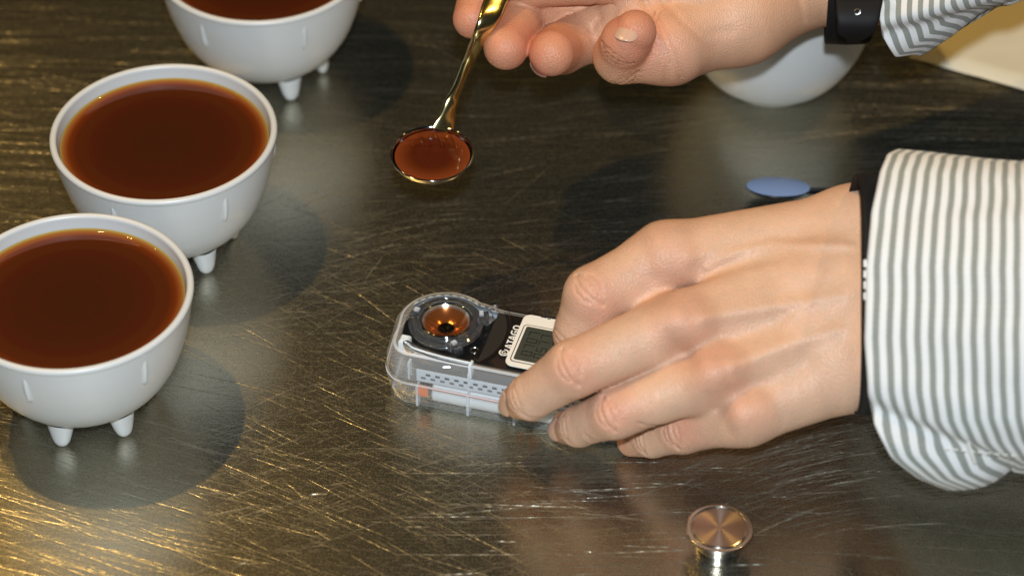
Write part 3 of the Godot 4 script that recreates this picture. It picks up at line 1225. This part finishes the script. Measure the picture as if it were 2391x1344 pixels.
# cuff with a folded rim: outside, round the fold, and a little way in; stripes run round the arm
func cuff(called: String, o: Node3D, mid: Vector3, rim: Array, sizes: Array, length: float, drift: Vector3, folds: Array, cloth: Material, period: float, seed_value: int) -> MeshInstance3D:
	var n := FastNoiseLite.new()
	n.seed = seed_value
	n.frequency = 0.016
	var sides := 144
	var rings := []
	var uvs := []
	var rows := [[26.0, -3.0], [14.0, -2.9], [4.0, -2.6], [0.8, -2.3], [0.1, -1.6], [0.0, -1.1], [0.1, -0.6], [0.8, 0.0]]
	var count := 44
	for i in range(1, count + 1):
		rows.append([0.8 + (length - 0.8) * i / count, 0.0])
	for r in rows:
		var ring := PackedVector3Array()
		var uv := PackedVector2Array()
		for j in sides + 1:
			var a := TAU * j / sides
			var h := cos(a)
			var front := sin(a)
			var s: float = r[0]
			var from_rim := rim_at(rim, h) if front > 0.0 else rim_at(rim, h) * 0.5 + 14.0
			from_rim = lerpf(rim_at(rim, h) * 0.5 + 14.0, rim_at(rim, h), smoothstep(-0.35, 0.25, front))
			var x := from_rim + s * (1.0 - from_rim / (length + 60.0))
			var t := clampf(x / (length + 10.0), 0.0, 1.0)
			var wide: float = lerpf(sizes[0], sizes[1], t) + r[1]
			var deep: float = lerpf(sizes[2], sizes[3], t) + r[1]
			var bump := 1.3 * n.get_noise_3d(h * 60.0, front * 60.0, x * 0.8)
			for f in folds: # [height at the rim, change of height along the arm, depth, width]
				var q: float = (h - f[0] - f[1] * x) / f[3]
				if front > -0.2:
					bump += f[2] * exp(-q * q)
			var p := mid + (UP_IN_VIEW * h * (wide + bump) + TO_VIEWER * front * (deep + bump)) * MM + Vector3(x, 0, 0) * MM + drift * x * MM
			if j < sides:
				ring.append(p)
			uv.append(Vector2((s + 0.35 * bump) / period, a * 60.0 / 24.0))
		rings.append(ring)
		uvs.append(uv)
	return put(called, loft(rings, true, [], uvs), cloth, o)


func near_arm():
	var b := Blob.new()
	var face := TO_VIEWER
	# wrist and the back of the hand
	b.palm(Vector3(0.1865, 0.0940, 0.0794), Vector3(0.1354, 0.0800, 0.0589), 25, 19)
	b.palm(Vector3(0.1839, 0.0860, 0.1051), Vector3(0.1338, 0.0700, 0.0844), 26, 20)
	b.palm(Vector3(0.1828, 0.0780, 0.1203), Vector3(0.1332, 0.0560, 0.1024), 25, 20)
	var k2: Vector3 = Vector3(0.0607, 0.0720, 0.0653)
	var k3: Vector3 = Vector3(0.0652, 0.0660, 0.0966)
	var k4: Vector3 = Vector3(0.0780, 0.0550, 0.1132)
	var k5: Vector3 = Vector3(0.0900, 0.0420, 0.1215)
	b.palm(Vector3(0.1373, 0.0790, 0.0572), k2, 17.0, 14.2)
	b.palm(Vector3(0.1344, 0.0730, 0.0752), k3, 17.5, 13.6)
	b.palm(Vector3(0.1335, 0.0650, 0.0913), k4, 17.5, 12.6)
	b.palm(Vector3(0.1333, 0.0540, 0.1034), k5, 19.0, 11.6)
	b.palm(Vector3(0.1128, 0.0540, 0.0689), Vector3(0.0857, 0.0460, 0.0752), 17, 15)
	# knuckles
	b.palm(Vector3(0.0596, 0.0780, 0.0703), Vector3(0.0613, 0.0780, 0.0698), 10.0, 10.0, 6.0)
	b.palm(Vector3(0.0644, 0.0720, 0.1011), Vector3(0.0664, 0.0720, 0.1001), 9.6, 9.6, 6.0)
	b.palm(Vector3(0.0771, 0.0610, 0.1177), Vector3(0.0791, 0.0610, 0.1167), 8.8, 8.8, 6.0)
	b.palm(Vector3(0.0891, 0.0480, 0.1258), Vector3(0.0911, 0.0480, 0.1251), 8.2, 8.2, 6.0)
	# thumb: behind the hand, against the far side of the meter
	var thumb := [Vector3(0.1196, 0.0500, 0.0306), Vector3(0.0907, 0.0400, 0.0264), Vector3(0.0718, 0.0300, 0.0256), Vector3(0.0560, 0.0240, 0.0263)]
	b.palm(Vector3(0.1318, 0.0600, 0.0418), thumb[0], 15, 15)
	b.finger(thumb, [16.0, 12.5, 11.0, 8.5])
	# fingers
	var f2 := [k2, Vector3(0.0322, 0.0660, 0.0799), Vector3(0.0270, 0.0500, 0.0842), Vector3(0.0266, 0.0360, 0.0814)]
	var f3 := [k3, Vector3(0.0238, 0.0560, 0.1109), Vector3(0.0074, 0.0390, 0.1087), Vector3(0.0035, 0.0290, 0.1002)]
	var f4 := [k4, Vector3(0.0399, 0.0410, 0.1199), Vector3(0.0262, 0.0260, 0.1118), Vector3(0.0218, 0.0170, 0.1033)]
	var f5 := [k5, Vector3(0.0669, 0.0270, 0.1150), Vector3(0.0555, 0.0160, 0.1085), Vector3(0.0479, 0.0080, 0.1018)]
	b.finger(f2, [13.6, 12.0, 10.6, 8.5])
	b.finger(f3, [13.0, 11.2, 9.0, 7.6])
	b.finger(f4, [12.0, 9.9, 7.9, 6.7])
	b.finger(f5, [10.8, 9.0, 7.3, 6.2])
	# the webs that close the hand between the fingers
	for w in [[f2, f3, 0.20, 0.16, 8.2], [f3, f4, 0.20, 0.22, 7.6], [f4, f5, 0.20, 0.18, 7.0]]:
		var p: Vector3 = w[0][0].lerp(w[0][1], w[2]) - TO_VIEWER * 0.0035
		var q: Vector3 = w[1][0].lerp(w[1][1], w[3]) - TO_VIEWER * 0.0035
		b.palm(p, q, w[4], w[4], 6.0)
	# tendons, the hollows between them, one vein
	b.line([Vector3(0.0738, 0.0800, 0.1086), Vector3(0.0966, 0.0820, 0.1049), Vector3(0.1242, 0.0860, 0.1026)], 3.0, -1.1, face)
	b.line([Vector3(0.0845, 0.0720, 0.1262), Vector3(0.1023, 0.0760, 0.1210), Vector3(0.1239, 0.0780, 0.1131)], 2.8, -0.9, face)
	b.line([Vector3(0.0695, 0.0840, 0.0778), Vector3(0.0935, 0.0860, 0.0763), Vector3(0.1263, 0.0900, 0.0762)], 3.2, -0.8, face)
	b.line([Vector3(0.0548, 0.0800, 0.0958), Vector3(0.0728, 0.0800, 0.0958), Vector3(0.0994, 0.0820, 0.0894)], 6.0, 2.0, face)
	b.line([Vector3(0.0640, 0.0700, 0.1188), Vector3(0.0783, 0.0740, 0.1195), Vector3(0.1012, 0.0780, 0.1131)], 5.6, 1.8, face)
	b.line([Vector3(0.0783, 0.0600, 0.1330), Vector3(0.0909, 0.0660, 0.1323), Vector3(0.1106, 0.0700, 0.1236)], 5.6, 1.5, face)
	b.line([Vector3(0.0758, 0.0840, 0.0834), Vector3(0.0877, 0.0860, 0.0763), Vector3(0.1001, 0.0880, 0.0738), Vector3(0.1306, 0.0920, 0.0806)], 1.8, -0.55, face)
	b.line([Vector3(0.1043, 0.0800, 0.1129), Vector3(0.1149, 0.0820, 0.1005), Vector3(0.1207, 0.0840, 0.0879)], 1.5, -0.25, face)
	# the hard edge of the far hollow beside each knuckle
	b.line([Vector3(0.0512, 0.0780, 0.0604), Vector3(0.0538, 0.0780, 0.0810)], 4.0, 0.7, face)
	b.line([Vector3(0.0602, 0.0720, 0.1113), Vector3(0.0686, 0.0700, 0.1236)], 3.6, 0.9, face)
	b.line([Vector3(0.0800, 0.0560, 0.1346), Vector3(0.0833, 0.0520, 0.1421)], 3.0, 0.8, face)
	# wrinkles over the joints
	wrinkles(b, f2[1], f2[2] - k2, Vector3(-0.45, 0.6, 0.66), 12.0, 4, 2.7, 0.55)
	wrinkles(b, f2[2], f2[3] - f2[1], Vector3(-0.75, 0.4, 0.5), 10.0, 3, 2.2, 0.4)
	wrinkles(b, f3[1], f3[2] - k3, Vector3(-0.3, 0.66, 0.7), 11.0, 4, 2.5, 0.55)
	wrinkles(b, f3[2], f3[3] - f3[1], Vector3(-0.6, 0.5, 0.6), 9.0, 3, 2.1, 0.36)
	wrinkles(b, f4[1], f4[2] - k4, Vector3(-0.3, 0.66, 0.7), 10.0, 4, 2.4, 0.55)
	wrinkles(b, f4[2], f4[3] - f4[1], Vector3(-0.5, 0.6, 0.6), 8.0, 3, 2.0, 0.36)
	wrinkles(b, f5[1], f5[2] - k5, Vector3(-0.2, 0.66, 0.7), 9.0, 4, 2.1, 0.55)
	wrinkles(b, f5[2], f5[3] - f5[1], Vector3(-0.3, 0.66, 0.7), 7.0, 3, 1.8, 0.36)
	for k in [[k2, 14.0, 0.35], [k3, 13.0, 0.42], [k4, 12.0, 0.42], [k5, 11.0, 0.32]]:
		b.blush.append([k[0] + TO_VIEWER * 0.013, k[1], k[2]])
	for f in [f2, f3, f4, f5]:
		b.blush.append([f[1] + TO_VIEWER * 0.009, 10.0, 0.55])
		b.blush.append([f[3], 11.0, 0.6])
	var o := thing("person", "left hand in a striped cuff gripping the clear meter, back of the hand up", "person")
	put("hand", b.build(0.95, Color(0.605, 0.372, 0.250)), M.skin, o)
	nail(o, f3[3] + Vector3(-0.0080, 0.0022, 0.0036), (f3[3] - f3[2]).normalized() + Vector3(-0.1, -0.5, 0.35), Vector3(-0.85, 0.25, 0.35), 10.5, 10.0, 5.8)
	nail(o, f4[3] + Vector3(-0.0059, 0.0033, 0.0043), (f4[3] - f4[2]).normalized() + Vector3(-0.3, -0.5, 0.3), Vector3(-0.75, 0.35, 0.5), 9.4, 9.5, 5.4)
	nail(o, f5[3] + Vector3(-0.0030, 0.0052, 0.0044), (f5[3] - f5[2]).normalized(), Vector3(-0.3, 0.7, 0.6), 7.6, 8.0, 5.2)
	var rim := [Vector2(1.01, 17), Vector2(0.96, 12), Vector2(0.85, 8), Vector2(0.62, 3.6), Vector2(0.3, 0.8), Vector2(-0.1, 0.0), Vector2(-0.4, 1.6), Vector2(-0.58, 4.5), Vector2(-0.75, 11), Vector2(-0.9, 22), Vector2(-1.01, 38)]
	var mid: Vector3 = Vector3(0.1289, 0.0760, 0.1056)
	var drift := Vector3(0, 0.14, 0.13)
	cuff("shirt_cuff", o, mid, rim, [67.0, 58.5, 44.0, 49.0], 57.0, drift, [[-0.47, -0.0085, -4.2, 0.06], [-0.62, -0.0085, 2.6, 0.12], [-0.30, -0.006, 1.2, 0.12], [0.55, 0.004, -1.2, 0.10], [0.2, -0.002, -0.8, 0.12]], M.stripe0, 4.9, 3)
	for k in 9: # a row of stitches and a buttonhole on the lower flap
		var from: Vector3 = mid + Vector3(30.0 + k * 3.0, 0, 0) * MM + drift * (30.0 + k * 3.0) * MM
		var a := deg_to_rad(138.0 + k * 0.5)
		var p := from + (UP_IN_VIEW * cos(a) * 63.6 + TO_VIEWER * sin(a) * 47.4) * MM
		var q := p + (Vector3(1, 0, 0) + drift) * 1.9 * MM
		put("stitch", strip([p, (p + q) * 0.5, q], [0.5, 0.6, 0.5], [0.4, 0.6, 0.4], UP_IN_VIEW, 8), M.white_print, o)
	var hole := []
	for k in 9:
		var a := deg_to_rad(135.0 + k * 1.5)
		hole.append(mid + Vector3(38.0 + k * 0.5, 0, 0) * MM + drift * (38.0 + k * 0.5) * MM + (UP_IN_VIEW * cos(a) * 63.2 + TO_VIEWER * sin(a) * 47.6) * MM)
	put("buttonhole", strip(hole, spread([1.2, 1.5, 1.2], 8), spread([0.5, 0.8, 0.5], 8), Vector3(1, 0, 0), 10), M.white_print, o)
	sleeve_body(o, mid, 59.0, [57.5, 56.0, 49.0, 50.0], drift, M.stripe1, 5)
	# black band under the cuff, with small pale print
	var band := []
	var loop := 96
	for k in [[0.3, -1.3], [0.5, -0.4], [2.5, 0.0], [10.0, -0.4], [10.2, -1.3], [2.5, -1.6]]:
		var ring := PackedVector3Array()
		for j in loop:
			var a := TAU * j / loop
			var h := cos(a)
			ring.append(mid + (UP_IN_VIEW * (h * (46.4 + k[1]) + 10.0) + TO_VIEWER * (sin(a) * (35.0 + k[1]) - 6.0) + Vector3(k[0] + 0.4 + 2.0 * h * h, 0, 0)) * MM)
		band.append(ring)
	band.append(band[0])
	var strap := thing("wristband", "black band round the near wrist just under the striped cuff", "wristband")
	put("band", loft(band), M.rubber, strap)
	for k in 4:
		var a := deg_to_rad(74.0 + k * 5.0)
		var st := []
		for e in [0.0, 1.0]:
			var ring := PackedVector3Array()
			for j in 5:
				var c := a + deg_to_rad(3.4) * (j / 4.0)
				ring.append(mid + (UP_IN_VIEW * (cos(c) * 46.7 + 10.0) + TO_VIEWER * (sin(c) * 35.4 - 6.0) + Vector3(lerpf(1.0, 2.1, e) + 0.4 + 2.0 * cos(c) * cos(c), 0, 0)) * MM)
			st.append(ring)
		put("print_mark", loft(st, false), M.white_print, strap)


# the sleeve behind a cuff: a little fuller, its stripes run along the arm
func sleeve_body(o: Node3D, mid: Vector3, from: float, sizes: Array, drift: Vector3, cloth: Material, seed_value: int):
	var n := FastNoiseLite.new()
	n.seed = seed_value
	n.frequency = 0.02
	var rings := []
	var uvs := []
	var sides := 120
	for i in 31:
		var t := i / 30.0
		var x := from - 4.0 + 150.0 * t
		var ring := PackedVector3Array()
		var uv := PackedVector2Array()
		for j in sides + 1:
			var a := TAU * j / sides
			var gather := 1.0 - smoothstep(0.0, 0.22, t)
			var bump := 1.0 * sin(a * 19.0) * gather * 0.5 + 3.0 * n.get_noise_3d(cos(a) * 50.0, sin(a) * 50.0, x) * smoothstep(0.0, 0.15, t) - 3.0 * exp(-pow(t / 0.02, 2.0)) + 2.0 * smoothstep(0.0, 0.1, t)
			var wide: float = lerpf(sizes[0], sizes[1], t) + bump
			var deep: float = lerpf(sizes[2], sizes[3], t) + bump
			if j < sides:
				ring.append(mid + (UP_IN_VIEW * cos(a) * wide + TO_VIEWER * sin(a) * deep) * MM + Vector3(x, 0, 0) * MM + drift * x * MM)
			uv.append(Vector2(a / TAU * 40.0, x / 24.0))
		rings.append(ring)
		uvs.append(uv)
	put("shirt_sleeve", loft(rings, true, [], uvs), cloth, o)


func far_arm():
	var b := Blob.new()
	var face := TO_VIEWER
	# forearm, heel of the palm, palm
	b.palm(Vector3(0.1905, 0.1500, -0.0928), Vector3(0.1475, 0.1120, -0.0775), 24, 23)
	b.palm(Vector3(0.1475, 0.1120, -0.0775), Vector3(0.1279, 0.1080, -0.0770), 24, 19)
	b.palm(Vector3(0.1285, 0.1080, -0.0738), Vector3(0.0949, 0.1040, -0.0546), 17.5, 20.0)
	b.palm(Vector3(0.0949, 0.1040, -0.0546), Vector3(0.0692, 0.1020, -0.0400), 20.0, 16.0)
	b.palm(Vector3(0.1278, 0.1160, -0.0828), Vector3(0.0803, 0.1080, -0.0691), 22, 18)
	b.palm(Vector3(0.0803, 0.1080, -0.0691), Vector3(0.0542, 0.1080, -0.0474), 17, 14)
	b.palm(Vector3(0.1273, 0.1240, -0.0838), Vector3(0.0903, 0.1260, -0.0712), 24, 20)
	b.palm(Vector3(0.0694, 0.1120, -0.0727), Vector3(0.0422, 0.1140, -0.0698), 16, 14)
	var k5: Vector3 = Vector3(0.0643, 0.1040, -0.0313)
	var k4: Vector3 = Vector3(0.0525, 0.1080, -0.0493)
	var k3: Vector3 = Vector3(0.0431, 0.1120, -0.0665)
	var k2: Vector3 = Vector3(0.0372, 0.1160, -0.0876)
	b.palm(Vector3(0.0721, 0.1030, -0.0453), k5, 16, 14)
	var f5 := [k5, Vector3(0.0452, 0.1030, -0.0273), Vector3(0.0464, 0.1150, -0.0209), Vector3(0.0500, 0.1210, -0.0197)]
	var f4 := [k4, Vector3(0.0317, 0.0960, -0.0513), Vector3(0.0207, 0.0990, -0.0381), Vector3(0.0162, 0.1080, -0.0222)]
	var f3 := [k3, Vector3(0.0189, 0.1040, -0.0648), Vector3(0.0044, 0.1060, -0.0514), Vector3(-0.0024, 0.1090, -0.0250)]
	var f2 := [k2, Vector3(0.0071, 0.1180, -0.0815), Vector3(-0.0100, 0.1160, -0.0669), Vector3(-0.0163, 0.1120, -0.0406)]
	b.finger(f5, [13.5, 11.6, 10.0, 8.6])
	b.finger(f4, [13.5, 11.6, 10.6, 9.4])
	b.finger(f3, [14.0, 12.0, 9.9, 9.3])
	b.finger(f2, [14.0, 12.0, 10.6, 8.2])
	var thumb := [Vector3(0.0718, 0.1280, -0.0604), Vector3(0.0344, 0.1270, -0.0529), Vector3(0.0079, 0.1220, -0.0558), Vector3(-0.0067, 0.1180, -0.0628)]
	b.palm(Vector3(0.1011, 0.1240, -0.0710), thumb[0], 21, 17)
	b.finger(thumb, [16.5, 13.2, 12.4, 9.0])
	# the lines of the palm
	b.line([Vector3(0.0534, 0.1240, -0.0400), Vector3(0.0605, 0.1220, -0.0230), Vector3(0.0650, 0.1200, -0.0085), Vector3(0.0694, 0.1120, -0.0034)], 1.7, 1.0, face)
	b.line([Vector3(0.0613, 0.1240, -0.0400), Vector3(0.0685, 0.1240, -0.0250), Vector3(0.0768, 0.1220, -0.0160), Vector3(0.0873, 0.1160, -0.0131)], 1.8, 0.55, face)
	b.line([Vector3(0.0737, 0.1240, -0.0250), Vector3(0.0804, 0.1220, -0.0189), Vector3(0.0907, 0.1240, -0.0191)], 2.2, 0.35, face)
	b.line([Vector3(0.0605, 0.1200, -0.0129), Vector3(0.0638, 0.1160, -0.0067), Vector3(0.0631, 0.1080, -0.0059)], 1.7, 0.6, face)
	b.line([Vector3(0.1186, 0.1240, -0.0431), Vector3(0.1216, 0.1200, -0.0336), Vector3(0.1215, 0.1120, -0.0358)], 1.6, 0.4, face)
	b.line([Vector3(0.0341, 0.1240, -0.0388), Vector3(0.0366, 0.1220, -0.0308), Vector3(0.0330, 0.1200, -0.0246)], 1.6, 0.6, face)
	b.line([Vector3(0.0254, 0.1180, -0.0394), Vector3(0.0131, 0.1160, -0.0410)], 1.5, 0.6, face)
	wrinkles(b, f5[1], f5[2] - k5, Vector3(-0.4, 0.1, 0.6), 11.0, 4, 2.3, 0.4)
	wrinkles(b, f5[2], f5[3] - f5[1], Vector3(-0.2, 0.5, 0.8), 10.0, 3, 2.2, 0.4)
	for f in [f2, f3, f4, f5]:
		b.blush.append([f[3], 14.0, 0.9])
		b.blush.append([f[2], 12.0, 0.6])
	b.blush.append([Vector3(0.0702, 0.1100, -0.0119), 22.0, 0.3])
	b.pale.append([Vector3(0.0872, 0.1240, -0.0191), 24.0, 0.5])
	var o := thing("person", "palm-up right hand holding the spoon, its blurred striped cuff above the table", "person")
	o.name = "person_001"
	put("hand", b.build(1.2, Color(0.60, 0.335, 0.205)), M.skin, o)
	nail(o, f5[3] + Vector3(-0.0042, 0.0050, 0.0060), Vector3(0.0524, 0.1280, -0.0159) - Vector3(0.0471, 0.1240, -0.0074), Vector3(-0.48, 0.56, 0.68), 11.0, 10.5, 7.4)
	nail(o, f4[3] + Vector3(-0.0068, -0.0062, 0.0046), Vector3(0.0116, 0.1080, -0.0117) - Vector3(0.0118, 0.0990, -0.0357), Vector3(-0.62, -0.55, 0.5), 10.0, 9.0, 7.4)
	var mid: Vector3 = Vector3(0.1449, 0.1180, -0.0480)
	var rim := [Vector2(1.01, 0), Vector2(0.3, 0), Vector2(-0.2, 1.5), Vector2(-0.6, 5), Vector2(-0.85, 11), Vector2(-1.01, 24)]
	var drift := Vector3(0, 0.46, -0.42)
	cuff("shirt_cuff", o, mid, rim, [40.0, 40.0, 34.0, 36.0], 60.0, drift, [[-0.2, -0.008, -3.0, 0.10], [-0.5, -0.010, -2.6, 0.09], [-0.35, -0.009, 2.2, 0.12], [0.2, -0.004, -2.0, 0.1]], M.stripe1, 4.4, 8)
	sleeve_body(o, mid, 60.0, [41.0, 46.0, 37.0, 42.0], drift, M.stripe0, 9)
	# black watch strap, loose round the wrist, its tail hanging
	var watch := thing("wristwatch", "black rubber watch strap on the wrist of the hand holding the spoon", "watch")
	var hub: Vector3 = Vector3(0.1425, 0.1140, -0.0736)
	var band := []
	for k in [[-11.5, -0.8], [-11.0, 0.4], [0.0, 0.8], [11.0, 0.4], [11.5, -0.8], [0.0, -1.4]]:
		var ring := PackedVector3Array()
		for j in 96:
			var a := TAU * j / 96
			ring.append(hub + (UP_IN_VIEW * cos(a) * (31.0 + k[1]) + TO_VIEWER * sin(a) * (28.0 + k[1]) + Vector3(k[0] * (0.8 + 0.2 * sin(a)) + 1.5 * cos(a), 0, 0)) * MM)
		band.append(ring)
	band.append(band[0])
	put("strap", loft(band), M.rubber, watch)
	var tail := curve([Vector3(0.1394, 0.1420, -0.0233), Vector3(0.1381, 0.1400, -0.0113), Vector3(0.1373, 0.1340, -0.0052), Vector3(0.1370, 0.1240, -0.0080)], 30)
	put("strap_tail", strip(tail, spread([20.0, 19.0, 17.5, 15.0, 5.0], 30), spread([2.4, 2.4, 2.4, 2.4, 1.6], 30), Vector3(1, 0, 0), 28, 4.0), M.rubber, watch)
	var hole := put("strap_hole", lathe([Vector2(0.9, 0), Vector2(0.9, 0.3), Vector2(1.3, 0.3), Vector2(1.3, 0.0)], 24), M.steel, watch)
	hole.position = Vector3(0.1371, 0.1390, -0.0075) + TO_VIEWER * 0.0012
	hole.rotation.x = deg_to_rad(48)
